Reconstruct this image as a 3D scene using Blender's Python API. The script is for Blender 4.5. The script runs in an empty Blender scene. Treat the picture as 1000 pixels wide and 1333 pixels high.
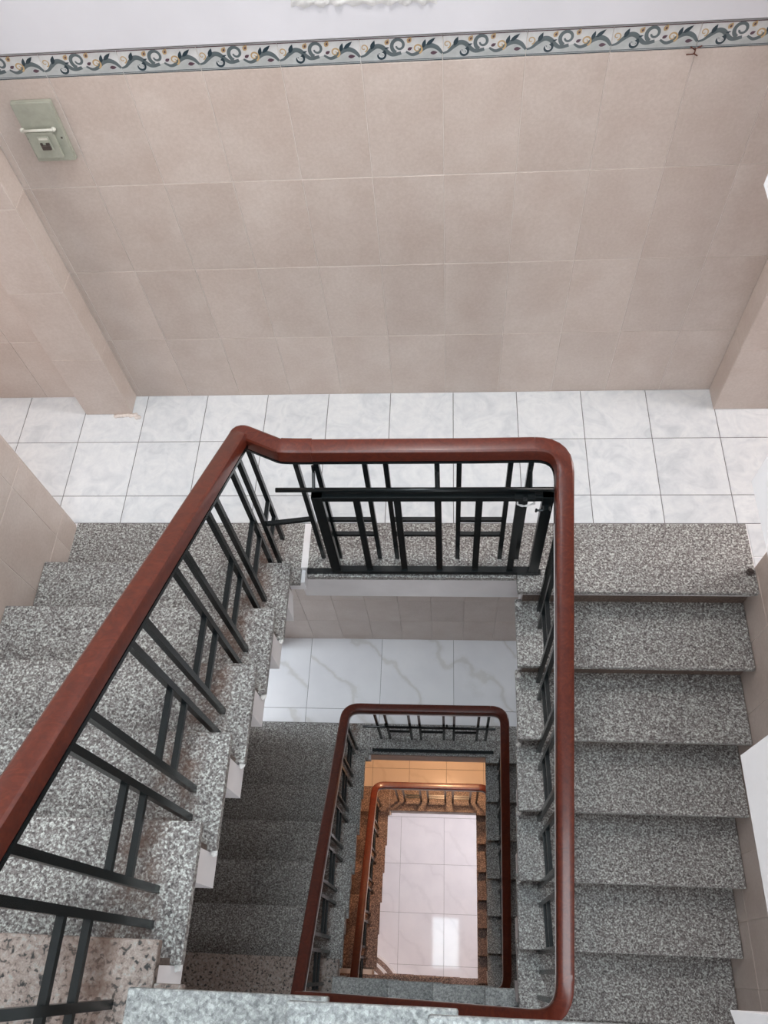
import bpy, bmesh, math, random
from mathutils import Vector, Matrix
random.seed(7)
C = bpy.context.scene.collection
PI = math.pi

# ------------------------------------------------------------------ camera
scene = bpy.context.scene
CAM = (0.0189, -2.4136, 3.0946)
PITCH, YAW, ROLL = 1.0492, -0.1628, -0.1419
fwd = Vector((math.sin(YAW)*math.cos(PITCH), math.cos(YAW)*math.cos(PITCH), -math.sin(PITCH)))
rgt = Vector((math.cos(YAW), -math.sin(YAW), 0))
upv = rgt.cross(fwd)
r2 = rgt*math.cos(ROLL) + upv*math.sin(ROLL)
u2 = -rgt*math.sin(ROLL) + upv*math.cos(ROLL)
cd = bpy.data.cameras.new('camera')
cd.sensor_fit = 'HORIZONTAL'; cd.sensor_width = 36.0; cd.lens = 36.0*1.050
cd.clip_start = 0.02; cd.clip_end = 100
cam = bpy.data.objects.new('camera', cd); C.objects.link(cam)
M = Matrix((r2, u2, -fwd)).transposed().to_4x4(); M.translation = CAM
cam.matrix_world = M
scene.camera = cam

# ------------------------------------------------------------------ world, large lights, exposure
w = bpy.data.worlds.new('sky'); scene.world = w; w.use_nodes = True
bg = w.node_tree.nodes['Background']
bg.inputs['Color'].default_value = (0.80, 0.90, 1.0, 1); bg.inputs['Strength'].default_value = 1.5
vs = scene.view_settings
vs.view_transform = 'Standard'; vs.look = 'None'; vs.gamma = 1.0; vs.use_curve_mapping = False
vs.exposure = 0.2

def area(name, loc, size, size_y, power, col, rot):
    l = bpy.data.lights.new(name, 'AREA'); l.shape = 'RECTANGLE'; l.size = size; l.size_y = size_y
    l.energy = power; l.color = col
    o = bpy.data.objects.new(name, l); C.objects.link(o); o.location = loc; o.rotation_euler = rot
    return o
SKY_Z = 4.7
area('skylight_daylight', (-0.095, -1.73, SKY_Z-0.02), 0.73, 1.25, 52, (0.78, 0.93, 1.0), (0, 0, 0))
# added area lights standing for unseen windows of the side rooms and the stair
area('window_daylight', (-3.50, -1.1, 1.45), 1.3, 1.3, 26, (1.0, 0.90, 0.86), (0, -PI/2, 0))
area('window_daylight', (3.30, -.50, 1.55), 1.4, .95, 42, (1.0, 0.93, 0.91), (0, PI/2, 0))
area('window_daylight', (-0.1, -3.70, 3.55), 2.0, 1.5, 62, (0.90, 0.96, 1.0), (PI/2-.35, 0, 0))
area('window_daylight', (.72, -3.70, .45), .7, 1.0, 13, (0.92, 0.96, 1.0), (PI/2, 0, 0))  # added to brighten the landing beam and the white stair sides
area('window_daylight', (-3.50, -.55, -1.9), 1.3, .9, 68, (0.84, 0.93, 1.0), (0, -PI/2, 0))
area('window_daylight', (3.30, -.55, -1.9), 1.3, .9, 20, (0.86, 0.94, 1.0), (0, PI/2, 0))

# ------------------------------------------------------------------ dimensions
R1 = 3.34/18                      # riser
Z1, Z2, Z3, Z4 = 0.0, -3.34, -5.90, -8.95
ZT = 3.34
XWL, XWR = -1.66, 1.27            # stair side walls
XL, XR = -0.62, 0.30              # well edges
YW = -0.955                       # landing edge at the well
YF = -3.75                        # wall behind the camera
TH = 0.105                        # thickness of folded concrete

# ------------------------------------------------------------------ materials
def mat(name):
    m = bpy.data.materials.new(name); m.use_nodes = True
    return m, m.node_tree, m.node_tree.nodes['Principled BSDF']
def nd(t, typ, **kw):
    n = t.nodes.new(typ)
    for k, v in kw.items():
        if k in n.inputs: n.inputs[k].default_value = v
        else: setattr(n, k, v)
    return n
def ramp(t, stops, interp='LINEAR'):
    n = t.nodes.new('ShaderNodeValToRGB'); e = n.color_ramp.elements
    n.color_ramp.interpolation = interp
    while len(e) > 1: e.remove(e[-1])
    e[0].position = stops[0][0]; e[0].color = (*stops[0][1], 1)
    for p, c in stops[1:]:
        x = e.new(p); x.color = (*c, 1)
    return n
def coords(t, shift=True):
    tc = nd(t, 'ShaderNodeTexCoord')
    if not shift: return tc.outputs['Object']
    oi = nd(t, 'ShaderNodeObjectInfo')
    mu = nd(t, 'ShaderNodeMath', operation='MULTIPLY'); mu.inputs[1].default_value = 37.0
    t.links.new(oi.outputs['Random'], mu.inputs[0])
    ad = nd(t, 'ShaderNodeVectorMath', operation='ADD')
    t.links.new(tc.outputs['Object'], ad.inputs[0]); t.links.new(mu.outputs[0], ad.inputs[1])
    return ad.outputs[0]
def mixc(t, a, b, f, mode='MIX'):
    n = nd(t, 'ShaderNodeMix', data_type='RGBA', blend_type=mode)
    for i, v in ((0, f), (6, a), (7, b)):
        if isinstance(v, bpy.types.NodeSocket): t.links.new(v, n.inputs[i])
        elif isinstance(v, tuple): n.inputs[i].default_value = (*v, 1)
        else: n.inputs[i].default_value = v
    return n.outputs[2]
def noise(t, vec, scale, detail=3, rough=.55, dist=0):
    n = nd(t, 'ShaderNodeTexNoise'); n.inputs['Scale'].default_value = scale
    n.inputs['Detail'].default_value = detail; n.inputs['Roughness'].default_value = rough
    n.inputs['Distortion'].default_value = dist
    t.links.new(vec, n.inputs['Vector']); return n.outputs['Fac']
def bump(t, b, h, strength, dist=.01):
    n = nd(t, 'ShaderNodeBump'); n.inputs['Strength'].default_value = strength; n.inputs['Distance'].default_value = dist
    t.links.new(h, n.inputs['Height']); t.links.new(n.outputs[0], b.inputs['Normal'])
def randtone(t, col, amt=.06):
    oi = nd(t, 'ShaderNodeObjectInfo')
    mr = nd(t, 'ShaderNodeMapRange'); mr.inputs[3].default_value = 1-amt; mr.inputs[4].default_value = 1+amt
    t.links.new(oi.outputs['Random'], mr.inputs[0])
    n = nd(t, 'ShaderNodeVectorMath', operation='SCALE')
    t.links.new(col, n.inputs[0]); t.links.new(mr.outputs[0], n.inputs['Scale'])
    return n.outputs[0]

def m_walltile():
    m, t, b = mat('beige_wall_tile'); v = coords(t)
    a = noise(t, v, 5, 4); f = noise(t, v, 90, 3, .7)
    r = ramp(t, [(.3, (.555, .46, .408)), (.7, (.635, .55, .50))]); t.links.new(a, r.inputs[0])
    r2_ = ramp(t, [(.35, (.90, .885, .87)), (.7, (1, 1, 1))]); t.links.new(f, r2_.inputs[0])
    c = mixc(t, r.outputs[0], r2_.outputs[0], 1.0, 'MULTIPLY')
    t.links.new(randtone(t, c, .035), b.inputs['Base Color'])
    b.inputs['Roughness'].default_value = .38
    bump(t, b, f, .08, .002)
    return m
def m_floortile():
    m, t, b = mat('white_floor_tile'); v = coords(t)
    a = noise(t, v, 9, 5, .6, 1.2); f = noise(t, v, 38, 3, .6)
    r = ramp(t, [(.28, (.60, .63, .655)), (.46, (.71, .735, .755)), (.60, (.77, .79, .80)), (.78, (.63, .66, .685))]); t.links.new(a, r.inputs[0])
    r2_ = ramp(t, [(.3, (.93, .93, .94)), (.7, (1, 1, 1))]); t.links.new(f, r2_.inputs[0])
    c = mixc(t, r.outputs[0], r2_.outputs[0], 1.0, 'MULTIPLY')
    t.links.new(randtone(t, c, .02), b.inputs['Base Color'])
    b.inputs['Roughness'].default_value = .3
    return m
def m_marble(name, base, vein, rough):
    m, t, b = mat(name); v = coords(t)
    wv = nd(t, 'ShaderNodeTexWave', wave_type='BANDS', bands_direction='DIAGONAL')
    wv.inputs['Scale'].default_value = 1.1; wv.inputs['Distortion'].default_value = 4.5
    wv.inputs['Detail'].default_value = 5; wv.inputs['Detail Scale'].default_value = 2.2
    t.links.new(v, wv.inputs['Vector'])
    r = ramp(t, [(0, vein), (.03, tuple(x*.75+y*.25 for x, y in zip(base, vein))), (.12, base)]); t.links.new(wv.outputs['Fac'], r.inputs[0])
    a = noise(t, v, 3, 4); r2_ = ramp(t, [(.35, (.93, .93, .94)), (.65, (1, 1, 1))]); t.links.new(a, r2_.inputs[0])
    c = mixc(t, r.outputs[0], r2_.outputs[0], 1.0, 'MULTIPLY')
    t.links.new(c, b.inputs['Base Color']); b.inputs['Roughness'].default_value = rough
    return m
def m_granite(name, stops, scale=128, stain=None, rough=.42):
    m, t, b = mat(name); tc = nd(t, 'ShaderNodeTexCoord'); v0 = tc.outputs['Object']
    vo = nd(t, 'ShaderNodeTexVoronoi'); vo.inputs['Scale'].default_value = scale*1.5; t.links.new(v0, vo.inputs['Vector'])
    sp = nd(t, 'ShaderNodeSeparateColor'); t.links.new(vo.outputs['Color'], sp.inputs[0])
    n1 = noise(t, v0, scale, 2, .6, .6)
    mr0 = nd(t, 'ShaderNodeMapRange'); mr0.inputs[1].default_value = .28; mr0.inputs[2].default_value = .72; t.links.new(n1, mr0.inputs[0])
    mx = nd(t, 'ShaderNodeMix', data_type='FLOAT'); mx.inputs[0].default_value = .40
    t.links.new(mr0.outputs[0], mx.inputs[2]); t.links.new(sp.outputs[0], mx.inputs[3])
    r = ramp(t, stops); t.links.new(mx.outputs[0], r.inputs[0])
    f = noise(t, v0, 420, 2, .7); r3 = ramp(t, [(.3, (.72, .72, .72)), (.7, (1.12, 1.12, 1.12))]); t.links.new(f, r3.inputs[0])
    c = mixc(t, r.outputs[0], r3.outputs[0], 1.0, 'MULTIPLY')
    g = noise(t, v0, 2.2, 3); r4 = ramp(t, [(.3, (.9, .9, .9)), (.7, (1.08, 1.07, 1.06))]); t.links.new(g, r4.inputs[0])
    c = mixc(t, c, r4.outputs[0], 1.0, 'MULTIPLY')
    if stain:      # rust run-off along the feet of the balusters (band around x = stain)
        sx = nd(t, 'ShaderNodeSeparateXYZ'); t.links.new(v0, sx.inputs[0])
        q = noise(t, v0, 14, 4, .65)
        d = nd(t, 'ShaderNodeMath', operation='SUBTRACT'); t.links.new(sx.outputs[0], d.inputs[0]); d.inputs[1].default_value = stain
        d2 = nd(t, 'ShaderNodeMath', operation='ABSOLUTE'); t.links.new(d.outputs[0], d2.inputs[0])
        mr = nd(t, 'ShaderNodeMapRange'); mr.inputs[1].default_value = .085; mr.inputs[2].default_value = .03; t.links.new(d2.outputs[0], mr.inputs[0])
        rq = ramp(t, [(.36, (0, 0, 0)), (.60, (.8, .8, .8))]); t.links.new(q, rq.inputs[0])
        mm = nd(t, 'ShaderNodeMath', operation='MULTIPLY'); t.links.new(mr.outputs[0], mm.inputs[0]); t.links.new(rq.outputs[0], mm.inputs[1])
        c = mixc(t, c, (.10, .048, .028), mm.outputs[0])
    t.links.new(c, b.inputs['Base Color']); b.inputs['Roughness'].default_value = rough
    return m
GREY = [(.15, (.06, .055, .055)), (.31, (.152, .134, .130)), (.47, (.24, .222, .215)), (.59, (.35, .35, .335)), (.72, (.57, .59, .56)), (.88, (.72, .74, .71))]
DUSTY = [(.14, (0.156, 0.164, 0.164)), (.32, (0.250, 0.261, 0.261)), (.5, (0.320, 0.332, 0.328)), (.64, (0.390, 0.406, 0.398)), (.82, (0.515, 0.538, 0.530))]
PINK = [(.14, (0.022, 0.023, 0.023)), (.27, (0.086, 0.079, 0.072)), (.35, (0.259, 0.202, 0.176)), (.55, (0.338, 0.277, 0.245)), (.72, (0.403, 0.346, 0.310)), (.86, (0.360, 0.360, 0.338))]
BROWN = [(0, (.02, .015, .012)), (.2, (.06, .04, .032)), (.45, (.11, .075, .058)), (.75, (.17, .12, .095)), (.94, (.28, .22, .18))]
def m_paint(name, col, rough=.55, n1=2.5, amt=.05, bs=.1):
    m, t, b = mat(name); v = coords(t, False)
    a = noise(t, v, n1, 4); r = ramp(t, [(.3, tuple(x*(1-amt) for x in col)), (.7, tuple(min(1, x*(1+amt)) for x in col))]); t.links.new(a, r.inputs[0])
    t.links.new(r.outputs[0], b.inputs['Base Color']); b.inputs['Roughness'].default_value = rough
    bump(t, b, noise(t, v, 60, 3), bs, .004)
    return m
def m_wood():
    m, t, b = mat('red_varnished_wood'); v = coords(t, False)
    mp = nd(t, 'ShaderNodeMapping'); mp.inputs['Scale'].default_value = (9, 9, 9); t.links.new(v, mp.inputs[0])
    a = noise(t, mp.outputs[0], 2.5, 5, .6, 2.5); f = noise(t, v, 130, 2, .6)
    r = ramp(t, [(.25, (.070, .010, .005)), (.55, (.118, .019, .008)), (.8, (.17, .034, .014))]); t.links.new(a, r.inputs[0])
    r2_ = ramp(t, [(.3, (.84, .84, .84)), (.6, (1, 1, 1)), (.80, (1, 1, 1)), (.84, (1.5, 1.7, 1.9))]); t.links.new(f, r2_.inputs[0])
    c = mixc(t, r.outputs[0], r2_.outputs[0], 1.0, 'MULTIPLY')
    t.links.new(randtone(t, c, .16), b.inputs['Base Color'])
    b.inputs['Roughness'].default_value = .36; b.inputs['Coat Weight'].default_value = .18; b.inputs['Coat Roughness'].default_value = .12
    return m
def m_plain(name, col, rough=.5, metal=0.0, emit=None, es=1.0):
    m, t, b = mat(name)
    v = coords(t, False); a = noise(t, v, 35, 3)
    r = ramp(t, [(.3, tuple(x*.9 for x in col)), (.7, tuple(min(1, x*1.08) for x in col))]); t.links.new(a, r.inputs[0])
    t.links.new(r.outputs[0], b.inputs['Base Color'])
    b.inputs['Roughness'].default_value = rough; b.inputs['Metallic'].default_value = metal
    if emit:
        b.inputs['Emission Color'].default_value = (*emit, 1); b.inputs['Emission Strength'].default_value = es
    return m
MT = dict(
    wtile=m_walltile(), ftile=m_floortile(),
    marble=m_marble('veined_marble_tile', (.82, .82, .84), (.70, .69, .68), .12),
    gmarble=m_marble('polished_white_tile', (.80, .78, .81), (.76, .74, .77), .035),
    orange=m_marble('cream_floor_tile', (.76, .68, .60), (.70, .62, .54), .16),
    granite=m_granite('grey_granite', GREY), graniteL=m_granite('grey_granite_stained', GREY, 128, -0.765),
    dusty=m_granite('dusty_grey_granite', DUSTY, 95), pink=m_granite('pink_granite', PINK, 70, -0.765),
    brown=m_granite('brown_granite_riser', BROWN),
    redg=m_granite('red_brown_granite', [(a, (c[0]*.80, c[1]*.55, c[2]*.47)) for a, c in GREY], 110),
    white=m_paint('white_wall_paint', (.67, .665, .70), .6), conc=m_paint('white_painted_concrete', (.86, .84, .85), .6, 6),
    grout=m_paint('pale_grout', (.74, .67, .62), .8, 9), dgrout=m_paint('dark_floor_grout', (.16, .15, .15), .8, 9),
    wood=m_wood(),
    iron=m_plain('black_green_iron_paint', (.006, .009, .010), .26), steel=m_plain('galvanised_steel', (.82, .81, .81), .35, .3),  # steel colour raised to imitate light caught by the rail's flat bar
    plastic=m_plain('grey_green_plastic', (.36, .365, .30), .42), plastic2=m_plain('pale_plastic', (.62, .61, .54), .35),
    dark=m_plain('dark_brown_plastic', (.06, .045, .04), .4), mortar=m_paint('white_mortar', (.72, .71, .69), .85, 40),
    bt_bg=m_plain('border_glaze_white', (.58, .58, .575), .3), bt_low=m_plain('border_glaze_grey', (.44, .46, .455), .25),
    bt_stem=m_plain('border_print_grey', (.105, .13, .138), .3), bt_dark=m_plain('border_print_dark_teal', (.022, .042, .055), .3),
    bt_och=m_plain('border_print_ochre', (.46, .32, .16), .3), bt_mau=m_plain('border_print_mauve', (.10, .055, .075), .3),
    bt_line=m_plain('border_print_maroon', (.07, .025, .03), .35),
    rust=m_plain('rusty_iron', (.12, .035, .02), .7, .3), plaster=m_paint('glossy_filler', (.78, .77, .76), .25, 30, .08, .5),
    frost=m_plain('frosted_glass', (.8, .85, .9), .4), bulbw=m_plain('white_lamp_glow', (.9, .9, .9), .4, 0, (1, .96, .93), 4),
)

MT['gmarble'].node_tree.nodes['Principled BSDF'].inputs['Specular IOR Level'].default_value = .22
MT['iron'].node_tree.nodes['Principled BSDF'].inputs['Specular IOR Level'].default_value = .35

# ------------------------------------------------------------------ helpers
def setp(o, label=None, cat=None, group=None, kind=None):
    if label: o['label'] = label
    if cat: o['category'] = cat
    if group: o['group'] = group
    if kind: o['kind'] = kind
    return o
def par(o, p):
    if p is not None:
        o.parent = p
        loc = p.location if p.type == 'EMPTY' else Vector((0, 0, 0))
        o.matrix_parent_inverse = Matrix.Translation(-loc)
    return o
def thing(name, label, cat, loc, group=None):
    o = bpy.data.objects.new(name, None); C.objects.link(o); o.location = loc; o.empty_display_size = .1
    return setp(o, label, cat, group)
def mobj(name, me, parent=None, loc=None):
    o = bpy.data.objects.new(name, me); C.objects.link(o)
    if loc is not None: o.location = loc
    return par(o, parent)
def fin(bm, name, mats, parent=None, smooth=False):
    bmesh.ops.recalc_face_normals(bm, faces=bm.faces[:])
    me = bpy.data.meshes.new(name); bm.to_mesh(me); bm.free()
    for m in (mats if isinstance(mats, (list, tuple)) else [mats]): me.materials.append(MT[m])
    if smooth: me.polygons.foreach_set('use_smooth', [True]*len(me.polygons))
    return mobj(name, me, parent)
def addbox(bm, x0, x1, y0, y1, z0, z1, bev=0, seg=1):
    x0, x1 = sorted((x0, x1)); y0, y1 = sorted((y0, y1)); z0, z1 = sorted((z0, z1))
    v = [bm.verts.new(p) for p in ((x0,y0,z0),(x1,y0,z0),(x1,y1,z0),(x0,y1,z0),(x0,y0,z1),(x1,y0,z1),(x1,y1,z1),(x0,y1,z1))]
    fs = [bm.faces.new([v[i] for i in q]) for q in ((0,3,2,1),(4,5,6,7),(0,1,5,4),(1,2,6,5),(2,3,7,6),(3,0,4,7))]
    if bev:
        es = {e for f in fs for e in f.edges}
        bmesh.ops.bevel(bm, geom=list(es), offset=bev, segments=seg, affect='EDGES', profile=.5)
def box(name, m, parent, x0, x1, y0, y1, z0, z1, bev=0, seg=1):
    bm = bmesh.new(); addbox(bm, x0, x1, y0, y1, z0, z1, bev, seg); return fin(bm, name, m, parent)
def boxes(name, m, parent, L, bev=0):
    bm = bmesh.new()
    for a in L: addbox(bm, *a, bev)
    return fin(bm, name, m, parent)
def prism(name, m, parent, poly, axis, a0, a1, bev=0):
    """polygon in the plane across axis ('X': (y,z); 'Y': (x,z); 'Z': (x,y)) extruded from a0 to a1"""
    bm = bmesh.new()
    def P(p, a): return {'X': (a, p[0], p[1]), 'Y': (p[0], a, p[1]), 'Z': (p[0], p[1], a)}[axis]
    A = [bm.verts.new(P(p, a0)) for p in poly]; B = [bm.verts.new(P(p, a1)) for p in poly]
    n = len(poly)
    bm.faces.new(A); bm.faces.new(B[::-1])
    for i in range(n): bm.faces.new((A[i], B[i], B[(i+1) % n], A[(i+1) % n]))
    if bev: bmesh.ops.bevel(bm, geom=bm.edges[:], offset=bev, segments=1, affect='EDGES')
    return fin(bm, name, m, parent)
def rod(bm, a, b, rad, n=8):
    a, b = Vector(a), Vector(b); d = (b-a).normalized()
    u = d.orthogonal().normalized(); v = d.cross(u)
    A = [bm.verts.new(a+(u*math.cos(k*2*PI/n)+v*math.sin(k*2*PI/n))*rad) for k in range(n)]
    B = [bm.verts.new(b+(u*math.cos(k*2*PI/n)+v*math.sin(k*2*PI/n))*rad) for k in range(n)]
    bm.faces.new(A); bm.faces.new(B[::-1])
    for k in range(n): bm.faces.new((A[k], B[k], B[(k+1) % n], A[(k+1) % n]))
_tc = {}
TT = .0022
def tile_mesh(w_, h, facing, m, c=.0016):
    """thin tile: local origin at its low corner on the wall plane, front face TT proud, edges chamfered"""
    k = (round(w_, 4), round(h, 4), facing, m)
    if k in _tc: return _tc[k]
    def P(a, b, d):
        return {'-Y': (a, -d, b), '+X': (d, a, b), '-X': (-d, a, b), '+Z': (a, b, d)}[facing]
    bm = bmesh.new()
    rings = []
    for ins, d in ((0, 0), (0, TT-c), (c, TT)):
        rings.append([bm.verts.new(P(a, b, d)) for a, b in ((ins, ins), (w_-ins, ins), (w_-ins, h-ins), (ins, h-ins))])
    for r_, s_ in zip(rings, rings[1:]):
        for i in range(4): bm.faces.new((r_[i], r_[(i+1) % 4], s_[(i+1) % 4], s_[i]))
    bm.faces.new(rings[-1]); bm.faces.new(rings[0][::-1])
    bmesh.ops.recalc_face_normals(bm, faces=bm.faces[:])
    me = bpy.data.meshes.new('tile'); bm.to_mesh(me); bm.free(); me.materials.append(MT[m])
    _tc[k] = me; return me
def cuts(j, lo, hi):
    return [lo]+[x for x in j if lo+.006 < x < hi-.006]+[hi]
def tiles(name, parent, facing, plane, aj, bj, m, gap=.0024):
    """grid of tiles; aj, bj are joint positions; each tile its own object"""
    for a0, a1 in zip(aj, aj[1:]):
        for b0, b1 in zip(bj, bj[1:]):
            me = tile_mesh(a1-a0-gap, b1-b0-gap, facing, m)
            a, b = a0+gap/2, b0+gap/2
            loc = {'-Y': (a, plane, b), '+X': (plane, a, b), '-X': (plane, a, b), '+Z': (a, b, plane)}[facing]
            mobj(name, me, parent, loc)

# ------------------------------------------------------------------ the setting
# tiles stand TT proud of these backing planes so that the tile faces lie on the measured planes
wb = boxes('wall_back', 'grout', None, [(-3.6, 3.4, TT, .20, Z4-.1, 1.7)]); setp(wb, 'beige tiled back wall with a scrolling border', kind='structure')
wp = boxes('wall_back_plaster', 'white', wb, [(-3.6, 3.4, -.006, .20, 1.712, SKY_Z)], .004)
xj = [-1.5+.25*i for i in range(12)]
ROWS = [0, .406, .814, 1.222, 1.630]
tiles('wall_tile', wb, '-Y', TT, [-1.525]+xj[:-1]+[1.232], ROWS, 'wtile')
tiles('wall_tile', wb, '-Y', TT, [-2.73, -2.48, -2.23, -1.98, -1.755], ROWS, 'wtile')
tiles('wall_tile', wb, '-Y', TT, [1.5, 1.75, 2.0, 2.25], ROWS, 'wtile')
Z2R = [Z2+.002, Z2+.41, Z2+.82, Z2+1.23]
tiles('wall_tile', wb, '-Y', TT, [-1.87+.25*i for i in range(12)], Z2R, 'wtile')
tiles('wall_tile', wb, '-Y', TT, [-1.5+.25*i for i in range(12)], [Z3+.002, Z3+.40, Z3+.8], 'wtile')

# decorative border: one tile mesh, one print mesh, shared
BW, BH = .25, .0765
def print_mesh():
    bm = bmesh.new(); lay = [0]
    def put(poly, mi):
        lay[0] += 1; d = -TT-.00015-.00002*lay[0]
        f = bm.faces.new([bm.verts.new((u*BW, d, v*BH)) for u, v in poly]); f.material_index = mi
    def stroke(pts, ws, mi, n=40):
        # Catmull-Rom through pts in (u, v) with width given in v units
        P = [Vector((p[0]*BW/BH, p[1])) for p in pts]; out = []
        for i in range(len(P)-1):
            p0 = P[max(i-1, 0)]; p1 = P[i]; p2 = P[i+1]; p3 = P[min(i+2, len(P)-1)]
            k = max(4, n//(len(P)-1))
            for s in range(k+(i == len(P)-2)):
                t = s/k
                out.append((.5*((2*p1)+(p2-p0)*t+(2*p0-5*p1+4*p2-p3)*t*t+(3*p1-p0-3*p2+p3)*t**3), ws[i]+(ws[i+1]-ws[i])*t))
        lay[0] += 1; d = -TT-.00015-.00002*lay[0]; prev = None
        for i, (p, w_) in enumerate(out):
            tg = out[min(i+1, len(out)-1)][0]-out[max(i-1, 0)][0]
            if tg.length < 1e-9: continue
            nn = Vector((-tg.y, tg.x)).normalized()*w_/2
            pr = [bm.verts.new((q.x*BH, d, q.y*BH)) for q in (p+nn, p-nn)]
            if prev:
                f = bm.faces.new((prev[0], prev[1], pr[1], pr[0])); f.material_index = mi
            prev = pr
    def leaf(a, b, w_, mi): # pointed leaf from a to b
        A = Vector((a[0]*BW/BH, a[1])); B = Vector((b[0]*BW/BH, b[1])); d = B-A; nn = Vector((-d.y, d.x)).normalized()*w_/2
        pts = [A+d*t+nn*math.sin(PI*t**.8) for t in (0, .15, .3, .5, .7, .85)]+[B]+[A+d*t-nn*math.sin(PI*t**.8) for t in (.85, .7, .5, .3, .15)]
        put([(p.x*BH/BW, p.y) for p in pts], mi)
    def spiral(c, r0, r1, a0, turns, w0, w1, mi, n=26):
        pts = [(c[0]+(r0+(r1-r0)*t)*math.cos(a0+turns*2*PI*t)*BH/BW, c[1]+(r0+(r1-r0)*t)*math.sin(a0+turns*2*PI*t)) for t in [i/n for i in range(n+1)]]
        stroke(pts, [w0+(w1-w0)*i/n for i in range(n+1)], mi, n*4)
    # tinted lower ground under the wave
    wave = [(0, .27), (.06, .33), (.13, .52), (.20, .66), (.27, .62), (.34, .40), (.40, .30), (.50, .36), (.56, .40), (.63, .27), (.70, .33), (.78, .52), (.86, .60), (.94, .50), (1.0, .27)]
    put([(0, .08)]+wave+[(1, .08)], 1)
    for v0, v1, mi in ((.945, .985, 6), (.055, .09, 2), (.0, .035, 3)): put([(0, v0), (1, v0), (1, v1), (0, v1)], mi)
    stroke(wave[:8], [.07, .10, .16, .19, .19, .17, .15, .13], 2, 60)
    stroke(wave[8:], [.08, .12, .14, .18, .20, .17, .09], 2, 50)
    spiral((.475, .66), .31, .10, -2.0, -1.15, .16, .07, 2)
    spiral((.245, .30), .20, .06, .9, -.85, .15, .04, 3)
    spiral((.265, .32), .13, .05, 2.8, .8, .03, .03, 0)
    spiral((.05, .62), .16, .04, -1.4, 1.1, .05, .03, 4)
    spiral((.70, .50), .20, .03, -1.2, 1.4, .075, .03, 4)
    leaf((.135, .55), (.185, .90), .17, 3); leaf((.765, .52), (.80, .86), .15, 3); leaf((.81, .62), (.92, .90), .15, 3)
    leaf((.58, .46), (.64, .56), .13, 5); leaf((.855, .30), (.945, .32), .15, 5); leaf((.30, .55), (.36, .60), .07, 3)
    for c in ((.335, .80), (.605, .84)):
        leaf((c[0]-.022, c[1]-.1), (c[0]+.024, c[1]+.13), .19, 4); leaf((c[0]-.006, c[1]-.05), (c[0]+.012, c[1]+.06), .08, 5)
    me = bpy.data.meshes.new('scroll_print'); bm.normal_update()
    for f in bm.faces:
        if f.normal.y > 0: f.normal_flip()
    bm.to_mesh(me); bm.free()
    for k in ('bt_bg', 'bt_low', 'bt_stem', 'bt_dark', 'bt_och', 'bt_mau', 'bt_line'): me.materials.append(MT[k])
    return me
PM = print_mesh()
for i in [x*.25-1.75 for x in range(14)]:
    bt = mobj('border_tile', tile_mesh(BW-.002, BH, '-Y', 'bt_bg'), wb, (i+.001, TT, 1.631))
    p = mobj('scroll_print', PM, None, (i, TT, 1.631)); p.parent = bt; p.location = (-.001, 0, 0); p.scale = (.992, 1, 1)
# filler patch and little nail on the plaster
bm = bmesh.new(); rp = random.Random(3); NX, NZ = 60, 8; gv = []
for j in range(NZ+1):
    for i in range(NX+1):
        x = -.435+.42*i/NX; lo = 1.806+.004*math.sin(i*.9)+rp.uniform(-.002, .002)-.01*(i/NX-.5)
        edge = 0 if j in (0, NZ) or i in (0, NX) else 1
        gv.append(bm.verts.new((x+rp.uniform(-.002, .002), -.0065-edge*rp.uniform(.0005, .009), lo+(1.875-lo)*j/NZ)))
for j in range(NZ):
    for i in range(NX): bm.faces.new((gv[j*(NX+1)+i], gv[j*(NX+1)+i+1], gv[(j+1)*(NX+1)+i+1], gv[(j+1)*(NX+1)+i]))
fin(bm, 'filler_patch', 'plaster', wb, True)
# pilasters (door jambs) left and right of the back wall
def pilaster(name, x0, x1, yf, label, inner):
    p = boxes(name, 'grout', None, [(x0+TT, x1-TT, yf+TT, TT, Z2, ZT)]); setp(p, label, kind='structure')
    tiles('wall_tile', p, '-Y', yf+TT, [x0, x1], ROWS+[2.04, 2.45], 'wtile')
    tiles('wall_tile', p, '+X' if inner > 0 else '-X', (x1-TT) if inner > 0 else (x0+TT), [yf+TT+.001, TT], ROWS+[2.04, 2.45], 'wtile')
    tiles('wall_tile', p, '-Y', yf+TT, [x0, x1], Z2R, 'wtile')
pilaster('wall_pilaster_left', -1.757, -1.525, -.11, 'narrow tiled pilaster beside the breaker box', 1)
pilaster('wall_pilaster_right', 1.230, 1.49, -.116, 'tiled pilaster at the edge of the right doorway', -1)
# stair side walls with doorways at each landing, wall behind, room walls
wl = boxes('wall_left', 'grout', None, [(XWL-.14, XWL-TT, YF, -.735, Z4, SKY_Z), (XWL-.14, XWL-TT, -.735, 0, 2.3, ZT-.25), (XWL-.14, XWL-TT, -.735, 0, Z2+2.3, -.25)])
setp(wl, 'tiled wall along the rising flight', kind='structure')
lyj = [-2.51-.275, -2.51, -2.235, -1.96, -1.685, -1.41, -1.135, -.86, -.735]
tiles('wall_tile', wl, '+X', XWL-TT, lyj, [-.27, .143, .55, .957, 1.364, 1.771], 'wtile')
tiles('wall_tile', wl, '+X', XWL-TT, lyj, [Z2-.05, Z2+.41, Z2+.82, Z2+1.23, Z2+1.64], 'wtile')
box('wall_end', 'wtile', wl, XWL-.14, XWL-TT, -.735, -.727, 0, 2.3)
wr = boxes('wall_right', 'grout', None, [(XWR+TT, XWR+.14, YF, -.92, Z4, SKY_Z), (XWR+TT, XWR+.14, -.92, 0, 2.3, ZT-.25), (XWR+TT, XWR+.14, -.92, 0, Z2+2.3, -.25)])
setp(wr, 'tiled wall along the descending flight', kind='structure')
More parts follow.
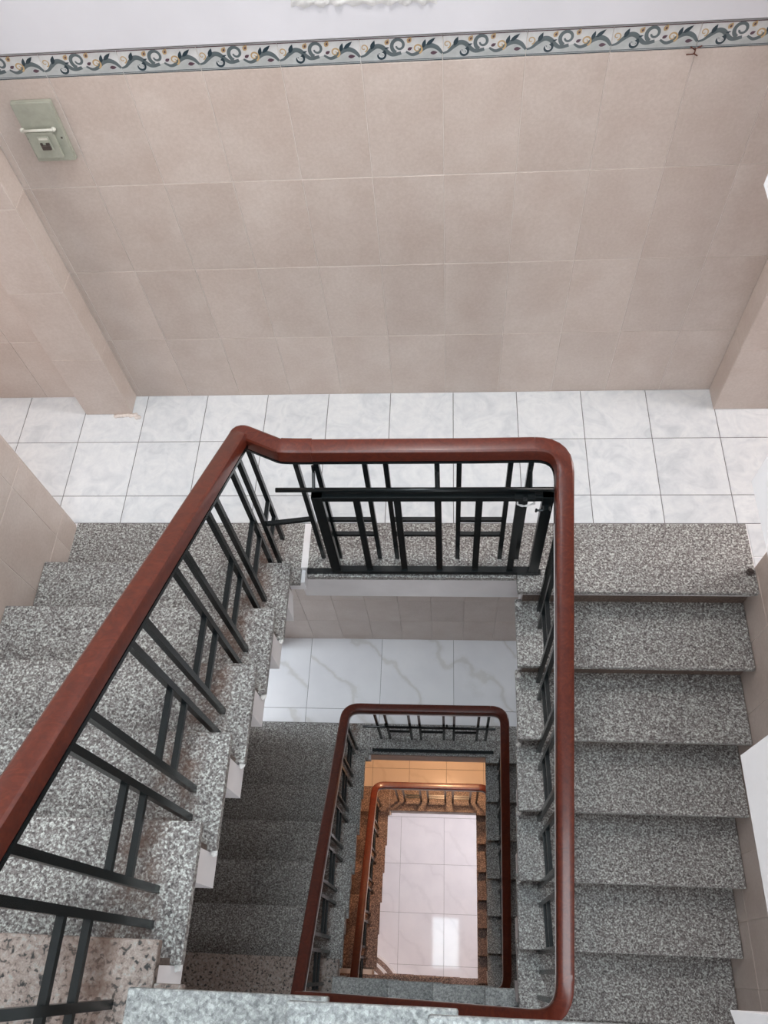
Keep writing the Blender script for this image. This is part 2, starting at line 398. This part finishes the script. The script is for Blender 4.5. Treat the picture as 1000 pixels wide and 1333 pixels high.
ryj = [-2.93, -2.68, -2.43, -2.18, -1.93, -1.68, -1.43, -1.18, -.92]
tiles('wall_tile', wr, '-X', XWR+TT, ryj, [-2.04, -1.63, -1.22, -.81, -.40, 0.01, .42, .83], 'wtile')
setp(boxes('wall_front', 'white', None, [(XWL-.14, XWR+.14, YF-.15, YF, Z4, 2.6), (XWL-.14, -1.2, YF-.15, YF, 2.6, SKY_Z), (.8, XWR+.14, YF-.15, YF, 2.6, SKY_Z)]), 'white wall behind the stair with a high window', kind='structure')
for nm, xa, xb in (('wall_room_left', -3.6, -3.75), ('wall_room_right', 3.4, 3.55)):
    setp(boxes(nm, 'white', None, [(xa, xb, YF, .2, Z4, SKY_Z)]), 'far white wall of the side room', kind='structure')
for nm, xa, xb in (('wall_side_left', -3.6, XWL-.14), ('wall_side_right', XWR+.14, 3.4)):
    setp(boxes(nm, 'white', None, [(xa, xb, YF-.15, YF, Z4, SKY_Z)]), 'white end wall of the side room', kind='structure')
sk = (-.46, .27, -2.355, -1.105)
cl = boxes('ceiling', 'white', None, [(-3.75, sk[0], YF-.15, .2, SKY_Z, SKY_Z+.12), (sk[1], 3.55, YF-.15, .2, SKY_Z, SKY_Z+.12), (sk[0], sk[1], YF-.15, sk[2], SKY_Z, SKY_Z+.12), (sk[0], sk[1], sk[3], .2, SKY_Z, SKY_Z+.12)])
setp(cl, 'white ceiling with a skylight over the stair well', kind='structure')

# added unseen windows: white frames and opaque panes backing the area lights
WIN = [('X', -3.6, .06, -1.1, 1.45, 1.3, 1.3), ('X', 3.4, -.06, -.5, 1.55, .95, 1.4), ('X', -3.6, .06, -.55, -1.9, .9, 1.3), ('X', 3.4, -.06, -.55, -1.9, .9, 1.3), ('Y', YF, .03, -.1, 3.55, 2.0, 1.5), ('Y', YF, .03, .72, .45, .7, 1.0)]
for i, (ax, p, d, c, z, ww, hh) in enumerate(WIN):
    def wbx(a0, a1, z0, z1, d0, d1):
        return (p+d0, p+d1, a0, a1, z0, z1) if ax == 'X' else (a0, a1, p+d0, p+d1, z0, z1)
    h2, w2 = hh/2, ww/2
    fr = boxes('window_%d' % (i+1), 'conc', None, [wbx(c-w2-.06, c-w2, z-h2-.06, z+h2+.06, 0, d), wbx(c+w2, c+w2+.06, z-h2-.06, z+h2+.06, 0, d), wbx(c-w2, c+w2, z+h2, z+h2+.06, 0, d), wbx(c-w2, c+w2, z-h2-.06, z-h2, 0, d), wbx(c-.02, c+.02, z-h2, z+h2, 0, d)])
    setp(fr, 'white framed window lighting the stair', kind='structure')
    for a0, a1 in ((c-w2, c-.02), (c+.02, c+w2)): boxes('pane', 'frost', fr, [wbx(a0, a1, z-h2, z+h2, d*.2, d*.4)])

# floors: slab, tiles and granite border of each landing
def floor(z, jx, jy, tm, label, top=False, xm=XL+.005, yw=YW, yb=-.716, gm='granite', y0=-1.037, ya=None):
    sl = []
    for xa, xb, yy in ((-3.6, XWL-.14, YF), (XWR+.14, 3.4, YF), (XWL-.14, XWR+.14, -.932)):
        sl.append((xa, xb, yy, TT, z-.10, z-TT))
    sl.append((XWL, XL+.02, -.99, -.932, z-.10, z-.03)); sl.append((XR+.03, XWR, y0+.03, -.932, z-.10, z-.03))
    sl.append((XL-.02, XR+.03, -.932, -.80, z-.30, z-.10))      # edge beam seen in the well
    f = boxes('floor', 'conc', None, sl); setp(f, label, kind='structure')
    box('grout_bed', 'dgrout', f, -3.55, 3.35, yb, 0, z-TT-.003, z-TT+.0005)
    if not top:
        tiles('floor_tile', f, '+Z', z-TT, jx, [yb+.001]+[y for y in jy if y > yb+.02]+[TT], tm, .003)
    yl = ya if ya is not None else -.985
    box('granite_border', gm if gm != 'granite' else 'graniteL', f, XWL, XL+.004, yl-.02, yb, z-.03, z, .003, 2)
    box('granite_border', gm, f, xm, XR-.001, yw, yb, z-.03, z, .003, 2)
    box('granite_border', gm, f, XR, XWR, y0, yb, z-.03, z, .003, 2)
    return f
fx = .337
f1 = floor(Z1, [fx+.3*i for i in range(-10, 8)], [-.573, -.273], 'ftile', 'white mottled floor tiles of the upper landing', xm=-.588, yw=-.975)
tiles('floor_tile', f1, '+Z', Z1-TT, [1.272, 1.537, 1.837, 2.137], [-.932, -.873, -.717], 'ftile', .003)
floor(ZT, [], [], 'ftile', 'landing slab of the storey above', True)
floor(Z2, [-1.74+.598*i for i in range(-2, 8)], [-.598], 'marble', 'white veined marble tiles of the landing one storey down', y0=-1.0)
floor(Z3, [-2.414+.4*i for i in range(0, 14)], [-.52], 'orange', 'cream floor tiles of the warmly lit lower landing', gm='redg', y0=-.98)
fg = boxes('floor', 'dgrout', None, [(-3.6, 3.4, YF, .2, Z4-.15, Z4-TT+.0005)]); setp(fg, 'polished white tile floor at the foot of the well', kind='structure')
tiles('floor_tile', fg, '+Z', Z4-TT, [-1.862+.602*i for i in range(6)], [-2.97+.607*i for i in range(5)], 'gmarble', .003)
boxes('outer_tiling', 'gmarble', fg, [(-3.6, -1.864, YF, .2, Z4-TT, Z4), (1.15, 3.4, YF, .2, Z4-TT, Z4), (-1.862, 1.148, YF, -2.972, Z4-TT, Z4), (-1.862, 1.148, -.54, .2, Z4-TT, Z4)])

# ------------------------------------------------------------------ stairs
GL, NL0 = .2757, -1.0              # going and first nosing of the left flights
GR = .2565                         # going of the right flights
def NL(k): return NL0-GL*(k-1)
def zigzag(noses, zs, sgn, th=TH):
    """folded slab under treads: noses/zs from the bottom step up, climbing towards sgn; returns polygon in (t, z)"""
    top, bot = [], []
    for i, (n, z) in enumerate(zip(noses, zs)):
        rz = n+sgn*.05
        zl = zs[i-1] if i else zs[0]-(zs[1]-zs[0])
        top += [(rz, zl-.03), (rz, z-.03)]
        bot += [(n+sgn*(.03+th), zl-th), (n+sgn*(.03+th), z-th)]
    return top, bot
def mortar_tip(t, x, y, z):
    bm = bmesh.new(); bmesh.ops.create_icosphere(bm, subdivisions=2, radius=1, matrix=Matrix.Translation((x, y, z)) @ Matrix.Rotation(random.uniform(-.5, .5), 4, 'Z') @ Matrix.Diagonal((.009, .012, .007, 1)))
    for v in bm.verts: v.co += Vector((random.uniform(-1, 1), random.uniform(-1, 1), random.uniform(-1, 1)))*.0022
    return fin(bm, 'mortar_tip', 'mortar', t)
def left_flight(z0, r, label, mats, n=6, group=None, mortar=False):
    t = thing('stair_flight', label, 'stairs', (-1.14, -1.0, z0), group)
    top, bot = zigzag([NL(k) for k in range(1, n+1)], [z0+r*k for k in range(1, n+1)], -1)
    e = NL(n)-.10
    poly = top+[(e, z0+r*n-.03), (e, z0+r*n-TH)]+bot[:-1][::-1]
    prism('concrete_slab', 'conc', t, poly, 'X', XWL+.002, XL-.025)
    for k in range(1, n):
        z = z0+r*k
        o = box('tread', mats[0], t, XWL+.002, XL+random.uniform(-.003, .003), NL(k), NL(k+1)-.048, z-.03, z, .004, 2)
    for k in range(1, n+1):
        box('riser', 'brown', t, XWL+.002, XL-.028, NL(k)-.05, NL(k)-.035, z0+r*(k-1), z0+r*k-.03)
    if mortar:                      # mortar tips squeezed out at the ends of the treads
        for k in range(1, n):
            mortar_tip(t, XL-.010, NL(k+1)-.052, z0+r*k-.016)
    return t
def right_flight(zt, r, label, mat_, y0=-1.037, n=6, x0=XR, group=None, mortar=False):
    t = thing('stair_flight', label, 'stairs', (.8, y0-GR*n, zt-r*(n+1)), group)
    noses = [y0-GR*k for k in range(n, -1, -1)]; zs = [zt-r*k for k in range(n, -1, -1)]
    top, bot = zigzag(noses, zs, 1)
    e = y0+.11
    poly = top+[(e, zt-.03), (e, zt-TH)]+bot[:-1][::-1]
    prism('concrete_slab', 'conc', t, poly, 'X', x0+.028, XWR-.002)
    for k in range(1, n+1):
        z = zt-r*k
        box('tread', mat_, t, x0+.004*k, XWR-.002, y0-GR*k, y0-GR*(k-1)+.048, z-.03, z, .004, 2)
    for k in range(0, n+1):
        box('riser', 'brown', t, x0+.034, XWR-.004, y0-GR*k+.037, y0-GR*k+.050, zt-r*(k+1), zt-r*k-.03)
    if mortar:
        for k in range(1, n+1): mortar_tip(t, x0+.004*k+.014, y0-GR*(k-1)+.020, zt-r*k+.004)
    return t
YS = -2.466                        # well-side edge of the cross flights
def cross_flight(za, r, noses, label, mat_, group=None):
    """noses: x of the nosings from the left corner landing up to the right corner landing (last one)"""
    t = thing('stair_flight', label, 'stairs', (noses[0], YS-.5, za), group)
    zs = [za+r*(j+1) for j in range(len(noses))]
    top, bot = zigzag(noses, zs, 1)
    e = noses[-1]+.10
    poly = top+[(e, zs[-1]-.03), (e, zs[-1]-TH)]+bot[:-1][::-1]
    prism('concrete_slab', 'conc', t, poly, 'Y', YS-.025, YF+.002)
    for j in range(len(noses)-1):
        box('tread', mat_, t, noses[j], noses[j+1]+.048, YF+.002, YS-.003*j, zs[j]-.03, zs[j], .004, 2)
    for j in range(len(noses)):
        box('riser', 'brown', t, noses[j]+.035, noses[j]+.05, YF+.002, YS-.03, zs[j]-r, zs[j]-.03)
    return t
def corner(name, z, x0, x1, y1, mat_, label, notch=None):
    t = thing(name, label, 'landing', ((x0+x1)/2, YF+.3, z))
    box('concrete_slab', 'conc', t, x0+(.14 if x0 > -1 else .002), x1-.025, YF+.002, y1-.14, z-TH-.03, z-.03)
    box('granite_top', mat_, t, x0+.002, x1-.002, YF+.002, y1, z-.03, z, .004, 2)
    if notch: box('granite_strip', mat_, t, x1, notch, YF, YS+.004, z-.03, z, .004, 2)
    return t
S_UP = [-.61, -.262, -.014, .236, .42]
S_DN = [-.63, -.31, -.067, .19, .365]
# storey above the upper landing
left_flight(0, R1, 'grey granite flight rising from the upper landing beside the tiled wall, white folded underside', ('graniteL',), mortar=True)
corner('stair_landing', 6*R1, XWL, XL, NL(6), 'pink', 'pink speckled granite corner landing at the head of the rising flight', -.556)
cross_flight(6*R1, R1, S_UP, 'dusty pale granite cross steps closing the near end of the well', 'dusty')
corner('stair_landing', 11*R1, S_UP[-1], XWR, -2.576, 'granite', 'grey granite corner landing above the cross steps at the right wall')
right_flight(ZT, R1, 'white folded stair flight climbing overhead beside the right wall', 'granite', x0=.325)
# from the upper landing down to the marble landing
right_flight(Z1, R1, 'grey granite flight descending from the upper landing along the right tiled wall', 'granite', mortar=True)
corner('stair_landing', Z1-7*R1, S_DN[-1], XWR, -2.576, 'granite', 'grey granite corner landing at the foot of the descending right flight')
cross_flight(Z2+6*R1, R1, S_DN, 'shaded granite cross steps below the wooden rail, over the polished floor', 'dusty')
corner('stair_landing', Z2+6*R1, XWL, XL, NL(6), 'pink', 'brownish speckled corner landing above the dark left flight', -.575)
left_flight(Z2, R1, 'dark shaded granite flight rising from the veined marble landing', ('graniteL',))
# from the marble landing down to the cream tiled landing
R2 = (Z2-Z3)/14
right_flight(Z2, R2, 'narrow glimpse of dark granite flight descending from the marble landing', 'granite', y0=-1.0)
corner('stair_landing', Z2-7*R2, .0, XWR, -2.55, 'granite', 'dark granite corner landing below the marble landing, right side')
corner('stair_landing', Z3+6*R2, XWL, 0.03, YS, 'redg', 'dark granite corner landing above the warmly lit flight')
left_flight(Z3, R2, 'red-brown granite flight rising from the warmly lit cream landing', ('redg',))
# ground storey
R3 = (Z3-Z4)/17
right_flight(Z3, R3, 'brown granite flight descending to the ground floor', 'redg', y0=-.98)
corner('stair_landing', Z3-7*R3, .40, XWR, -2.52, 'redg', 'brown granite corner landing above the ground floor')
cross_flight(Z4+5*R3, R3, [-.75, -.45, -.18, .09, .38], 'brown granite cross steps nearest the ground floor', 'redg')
t = thing('curved_steps', 'rounded brown granite steps with white risers at the foot of the stair', 'steps', (-1.2, -2.95, Z4))
for k in range(1, 6):
    rad = .86-.085*k
    z = Z4+R3*k
    def disc(rr): return [(max(-1.655, -1.27+rr*math.cos(a*PI/36-PI*.25)), -2.95+rr*math.sin(a*PI/36-PI*.25)) for a in range(0, 55)]+[(-1.62, -2.95-.2)]
    prism('riser', 'conc', t, disc(rad), 'Z', z-R3+.001, z-.03)
    prism('tread', 'redg', t, disc(rad-.03), 'Z', z-.03, z)

# ------------------------------------------------------------------ railings
def fillet(pts, rad, n=7):
    out = [Vector(pts[0])]
    for i in range(1, len(pts)-1):
        p = Vector(pts[i]); a = Vector(pts[i-1])-p; b = Vector(pts[i+1])-p; rr = rad[i]
        if rr <= 0: out.append(p); continue
        A = p+a.normalized()*min(rr, a.length*.49); B = p+b.normalized()*min(rr, b.length*.49)
        for s in range(n+1):
            q = s/n; out.append(A*(1-q)**2+p*2*q*(1-q)+B*q*q)
    out.append(Vector(pts[-1])); return out
def densify(P, step=.03):
    out = [P[0]]
    for a, b in zip(P, P[1:]):
        k = max(1, int((b-a).length/step))
        out += [a+(b-a)*(i+1)/k for i in range(k)]
    return out
PROF = [(-.027, 0), (-.030, .004), (-.030, .048), (-.028, .055), (-.022, .0595), (-.010, .0615), (.010, .0615), (.022, .0595), (.028, .055), (.030, .048), (.030, .004), (.027, 0)]
FLAT = [(-.0312, -.012), (-.0312, 0), (.0312, 0), (.0312, -.012)]
def sweep(name, m, parent, P, prof, smooth=True):
    bm = bmesh.new(); rings = []
    for i, p in enumerate(P):
        tg = (P[min(i+1, len(P)-1)]-P[max(i-1, 0)])
        h = Vector((tg.x, tg.y, 0)).normalized(); s = Vector((h.y, -h.x, 0))
        rings.append([bm.verts.new(p+s*a+Vector((0, 0, b))) for a, b in prof])
    n = len(prof)
    for r_, s_ in zip(rings, rings[1:]):
        for k in range(n): bm.faces.new((r_[k], r_[(k+1) % n], s_[(k+1) % n], s_[k]))
    bm.faces.new(rings[0]); bm.faces.new(rings[-1][::-1])
    o = fin(bm, name, m, parent, smooth)
    if smooth:
        md = o.modifiers.new('edges', 'EDGE_SPLIT'); md.split_angle = math.radians(24)
    return o
BS = .009
def bar(parent, x, y, z0, z1, s=BS, name='baluster'):
    return box(name, 'iron', parent, x-s, x+s, y-s, y+s, z0, z1)
def strut(parent, a, b, s=.008):
    """flat square bar between two points at one height"""
    a, b = Vector(a), Vector(b); d = (b-a).normalized(); q = Vector((d.y, -d.x, 0))*s
    bm = bmesh.new(); vs_ = []
    for p in (a, b): vs_ += [bm.verts.new(p+q*i+Vector((0, 0, j*s))) for i, j in ((-1, -1), (1, -1), (1, 1), (-1, 1))]
    bm.faces.new(vs_[:4]); bm.faces.new(vs_[4:][::-1])
    for k in range(4): bm.faces.new((vs_[k], vs_[4+k], vs_[4+(k+1) % 4], vs_[(k+1) % 4]))
    return fin(bm, 'strut', 'iron', parent)
XB, YB = -.71, -.88                # baluster lines
HB, HL = .79, .825
def railing(z0, r, label, yb, first=False, down=True, noses=None, y0=-1.037, rn=None, left=True, zn=None):
    """left flight above the landing z0, landing, right flight below, cross flight below"""
    t = thing('stair_railing', label, 'railing', (-.2, yb, z0))
    rn = rn or r
    uz = lambda y: z0+HL+(r/GL)*(-1.163-y)+r        # underside of rail over the left flight
    dz = lambda y: z0-rn+HL+(rn/GR)*(y-(y0-.078))   # underside over the right flight
    xr = lambda y: .403+.023*max(0, (-1.3-y)/.95)
    pts, rad = [], []
    def add(p, q=0): pts.append(p); rad.append(q)
    marks = []
    if left:
        add((XB, -2.62, uz(-2.62)))
        if first:
            add((XB, -.805, uz(-.805)+.012), .03)
            add((-.56, yb+.0, z0+HB+.004), .012); add((-.50, yb, z0+HB), .02)
        else:
            add((XB, -1.02, uz(-1.02)), .10); add((XB+.005, yb, z0+HB+.01), .11); add((-.50, yb, z0+HB), .04)
    else:
        add((-.55, yb, z0+HB))
    add((.10, yb, z0+HB)); add((.403, yb, z0+HB+.005), .10)
    add((.403, yb-.16, dz(yb-.16)), .05)
    ye = -2.556
    if down:
        add((xr(ye), ye, dz(ye)+.01), .15)
        zend = zn+HL+(r/GL)*(-1.163+2.60)+r if zn is not None else dz(ye)-.9
        add((-.60, ye, zend+.02), .05)
        add((XB, ye, zend), .0)
    else:
        add((xr(-2.5), -2.5, dz(-2.5)))
    P = densify(fillet(pts, rad))
    # cut the rail into the joined pieces
    def idx(f):
        return min(range(len(P)), key=lambda i: f(P[i]))
    cutp = [0]
    if left:
        cutp.append(idx(lambda p: abs(p.y+1.0)+abs(p.x-XB)))
        cutp.append(idx(lambda p: abs(p.x+.56)+abs(p.y-yb)+abs(p.z-z0-HB)))
        if first: cutp.append(idx(lambda p: abs(p.x+.445)+abs(p.y-yb)+abs(p.z-z0-HB)))
    cutp.append(idx(lambda p: abs(p.x-.29)+abs(p.y-yb)+abs(p.z-z0-HB)))
    cutp.append(idx(lambda p: abs(p.x-.41)+abs(p.y-yb+.21)+abs(p.z-z0-HB+.1)))
    if down:
        cutp.append(idx(lambda p: abs(p.x-.42)+abs(p.y+2.40)))
        cutp.append(idx(lambda p: abs(p.x-.28)+abs(p.y-ye)))
    cutp.append(len(P)-1); cutp = sorted(set(cutp))
    for n_, (a, b) in enumerate(zip(cutp, cutp[1:])):
        if b-a < 1: continue
        sl = P[a:b+1]
        sc = 1.06 if (first and n_ == 2) else 1.0
        sweep('handrail', 'wood', t, sl, [(u*sc, v*sc) for u, v in PROF])
    iq = idx(lambda p: abs(p.x-.41)+abs(p.y-yb+.21)+abs(p.z-z0-HB+.1))
    if first:
        sweep('flat_bar', 'iron', t, P[:iq+1], FLAT, False); sweep('flat_bar', 'steel', t, P[iq:], FLAT, False)  # one bar: dark colour first, then pale where it would catch light
    else: sweep('flat_bar', 'steel', t, P, FLAT, False)  # pale colour stands in for light caught along the bar
    # balusters
    if left:
        fk = lambda k: -1.163-GL*(k-1)
        if first: bar(t, XB, -.790, z0, z0+HB-.02)
        for k in range(0, 6):
            y1 = fk(k) if k else (-.904 if first else -.915); y2 = y1-.078
            z = z0+r*k
            bar(t, XB, y1, z, uz(y1)-.012); bar(t, XB, y2, z, uz(y2)-.012)
            py = y2
            for h in (.33, .20):
                strut(t, (XB, py-.009, z+r+h), (XB, fk(k+1)+.009, z+r+h))
        if first:
            for h in (.33, .20): strut(t, (XB, -.786, z0+h), (XB, -.895, z0+h))
        bar(t, XB, -2.505, z0+6*r, uz(-2.505)-.012)
        if first: strut(t, (XB+.009, (-.902 if first else -.915), z0+.335), (-.526, yb, z0+.335))
    xs = [-.52, -.448, -.277, -.203, -.024, .053, .23, .30]
    for x in xs: bar(t, x, yb, z0, z0+HB-.012)
    for i in (1, 3, 5):
        for h in (.33, .21): strut(t, (xs[i]+.009, yb, z0+h), (xs[i+1]-.009, yb, z0+h))
    nk = 7
    f1_ = lambda k: y0-.004-GR*(k-1)
    for k in range(1, nk):
        z = z0-rn*k
        for y in (f1_(k), f1_(k)-.078): bar(t, xr(y), y, z, dz(y)-.012)
        ya, yb_ = f1_(k)-.087, f1_(k+1)+.009
        if k < nk-1:
            for h in (.30, .17): strut(t, (xr(ya), ya, z+h), (xr(yb_), yb_, z+h))
    if down and noses:
        zb = z0-7*rn; x_a, z_a = xr(ye), dz(ye); x_b, z_b = -.62, zend
        zr = lambda x: z_b+(z_a-z_b)*(x-x_b)/(x_a-x_b)
        bar(t, .415, -2.50, zb, dz(-2.50)-.012)
        for j in range(len(noses)-1):
            z = zb-rn*(len(noses)-1-j)
            for x in (noses[j+1]-.03, noses[j+1]-.11): bar(t, x, ye, z, zr(x)-.012)
    return t
railing(ZT, R1, 'iron and wood railing of the flights overhead', YB, left=False, noses=S_UP, zn=0.0)
rl1 = railing(Z1, R1, 'red wood handrail on black bars around the upper landing, with a raised elbow joint', YB, True, noses=S_DN, zn=Z2)
rl2 = railing(Z2, R1, 'dark red wood handrail on black bars around the marble landing', -.825, y0=-1.0, rn=R2, zn=Z3)
rl3 = railing(Z3, R2, 'small red wood handrail around the warmly lit lower landing', -.855, down=False, y0=-.98, rn=R3)

# ------------------------------------------------------------------ iron gates hooked to the landing railings
g = thing('stair_gate', 'black iron barred gate panel standing against the upper landing railing', 'gate', (-.04, -.95, 0))
gy = -.952
def gb(name, x0, x1, z0, z1, th=.010, m='iron'): return box(name, m, g, x0, x1, gy-th, gy+th, z0, z1, .001)
gb('stile', -.475, -.435, .012, .640, .013); gb('stile', .345, .385, .012, .640, .013)
gb('rail', -.475, .385, .612, .640, .012); gb('rail', -.475, .385, .012, .034, .014)
for x in (-.315, -.168, -.022, .125, .268): gb('bar', x-.0125, x+.0125, .034, .612, .007)
box('threshold_bar', 'iron', g, -.586, .398, -.962, -.940, .0, .012)
bm = bmesh.new(); rod(bm, (-.60, -.944, .662), (.40, -.944, .662), .009, 10); fin(bm, 'bolt_rod', 'iron', g, True)
for x in (-.462, -.024, .302):
    bm = bmesh.new(); rod(bm, (x, -.944, .664), (x, -.893, .70), .006, 6); rod(bm, (x, -.893, .70), (x, -.884, .728), .006, 6)
    fin(bm, 'hook', 'iron', g)
# latch: two lugs joined by a chain, and a round bolt knob
for x in (.262, .305): gb('lug', x-.014, x+.014, .628, .648, .022)
bm = bmesh.new()
for i in range(6):
    a = Vector((.258+.010*i, -.975, .612-.012*math.sin(PI*i/5))); b_ = Vector((.258+.010*(i+1), -.975, .612-.012*math.sin(PI*(i+1)/5)))
    rod(bm, a, b_, .0042 if i % 2 else .003, 6)
rod(bm, (.258, -.975, .612), (.258, -.96, .635), .003, 6); rod(bm, (.318, -.975, .612), (.312, -.96, .635), .003, 6)
fin(bm, 'latch_chain', 'steel', g)
bm = bmesh.new(); rod(bm, (.362, -.965, .585), (.362, -.995, .590), .014, 14); rod(bm, (.325, -.985, .586), (.372, -.985, .588), .004, 8); rod(bm, (.325, -.985, .578), (.325, -.985, .594), .004, 8)
fin(bm, 'bolt_knob', 'iron', g)
g2 = thing('stair_gate', 'thin iron rod and threshold bar fixed along the marble landing railing', 'gate', (-.15, -.85, Z2))
bm = bmesh.new(); rod(bm, (-.63, -.845, Z2+.41), (.36, -.845, Z2+.41), .009, 10); fin(bm, 'bolt_rod', 'iron', g2, True)
box('threshold_bar', 'iron', g2, -.585, .36, -.935, -.913, Z2, Z2+.022)
bm = bmesh.new()
for x in (-.46, .0, .3): rod(bm, (x, -.845, Z2+.41), (x, -.83, Z2+.44), .006, 6)
fin(bm, 'hook', 'iron', g2)

# ------------------------------------------------------------------ circuit breaker on the wall
cb = thing('circuit_breaker_box', 'grey-green plastic circuit breaker box on the tiled wall by the left pilaster', 'breaker box', (-1.338, 0, 1.345))
bx0, bx1, bz0, bz1 = -1.407, -1.270, 1.345, 1.563
box('back_plate', 'plastic', cb, bx0, bx1, -.014, 0, bz0, bz1, .003, 2)
box('cover', 'plastic', cb, bx0+.0015, bx1-.0015, -.020, -.0142, bz0+.0015, bz1-.0015, .002, 2)
bb = box('breaker_body', 'plastic', cb, -1.396, -1.302, -.032, -.020, 1.366, 1.464, .003, 2)
bfc = box('breaker_face', 'plastic', bb, -1.362, -1.322, -.037, -.032, 1.398, 1.452, .002)
box('toggle', 'dark', bb, -1.358, -1.326, -.043, -.037, 1.404, 1.422, .002)
box('toggle_slot', 'dark', bb, -1.358, -1.350, -.041, -.037, 1.422, 1.430); box('toggle_slot', 'dark', bb, -1.338, -1.326, -.041, -.037, 1.422, 1.430)
box('label_strip', 'plastic2', bb, -1.357, -1.327, -.0376, -.037, 1.440, 1.447)
bm = bmesh.new(); rod(bm, (-1.400, -.034, 1.474), (-1.296, -.034, 1.474), .0045, 10); fin(bm, 'fuse_tube', 'plastic2', cb, True)
for x in (-1.402, -1.294):
    bm = bmesh.new(); bmesh.ops.create_icosphere(bm, subdivisions=2, radius=.0085, matrix=Matrix.Translation((x, -.029, 1.473))); fin(bm, 'end_cap', 'plastic2', cb, True)
for x, z in ((-1.284, 1.435), (-1.400, 1.435)):
    bm = bmesh.new(); rod(bm, (x, -.0195, z), (x, -.0215, z), .0035, 8); fin(bm, 'screw', 'dark', cb)

# rusty wire hook on the border
bm = bmesh.new()
for a, b_ in (((.725, 1.615), (.745, 1.618)), ((.745, 1.618), (.758, 1.612)), ((.748, 1.618), (.748, 1.636)), ((.748, 1.628), (.732, 1.640)), ((.752, 1.634), (.764, 1.642))):
    rod(bm, (a[0], -.004, a[1]), (b_[0], -.007, b_[1]), .0018, 6)
setp(fin(bm, 'wire_hook', 'rust', None), 'tiny rusty wire hook stuck at a joint of the scroll border', 'hook')
# two dusty leftovers on the landing: a broken patch of cement at the left pilaster, a small knob on the right corner
bm = bmesh.new()
rp = random.Random(5)
for i in range(7):
    bmesh.ops.create_icosphere(bm, subdivisions=1, radius=1, matrix=Matrix.Translation((-1.60+.018*i, -.122+rp.uniform(-.008, .008), .002)) @ Matrix.Diagonal((.020, .014, .006, 1)))
setp(fin(bm, 'cement_crumbs', 'grout', None, True), 'rough grey cement crumbs at the foot of the left pilaster', 'cement')
bm = bmesh.new()
rod(bm, (1.245, -.945, 0), (1.245, -.945, .014), .014, 10); rod(bm, (1.245, -.945, .014), (1.245, -.945, .020), .008, 10)
setp(fin(bm, 'floor_bolt', 'dark', None), 'small dark bolt set in the granite corner by the right wall', 'bolt')

# ------------------------------------------------------------------ lamps (out of the frame, white ones added to light the storeys)
def ceiling_lamp(loc, rad, power, col, label, m):
    t = thing('ceiling_lamp', label, 'lamp', loc)
    x, y, z = loc
    bm = bmesh.new(); rod(bm, (x, y, z-.002), (x, y, z-.03), rad+.012, 28); fin(bm, 'base', 'white', t)
    bm = bmesh.new(); rod(bm, (x, y, z-.03), (x, y, z-.05), rad, 28); fin(bm, 'diffuser', m, t)
    l = bpy.data.lights.new('lamp_light', 'AREA'); l.shape = 'DISK'; l.size = rad*2; l.energy = power; l.color = col
    o = bpy.data.objects.new('lamp_light', l); C.objects.link(o); o.location = (x, y, z-.055); par(o, t)
MT['warm'] = m_plain('warm_lamp_glow', (.9, .7, .5), .4, 0, (1, .55, .25), 8)
ceiling_lamp((-.1, -.42, ZT-.10), .16, 18, (1.0, .97, .95), 'round white ceiling lamp under the landing above', 'bulbw')
ceiling_lamp((-.02, -.45, Z2-.10), .12, 26, (1.0, .58, .32), 'round warm ceiling lamp over the cream tiled landing', 'warm')
ceiling_lamp((.9, -.40, Z3-.10), .18, 46, (1.0, .97, 1.0), 'round white ceiling lamp over the ground floor', 'bulbw')
ceiling_lamp((-2.2, -1.6, Z3-.10), .18, 46, (1.0, .97, 1.0), 'round white ceiling lamp in the left ground floor room', 'bulbw')
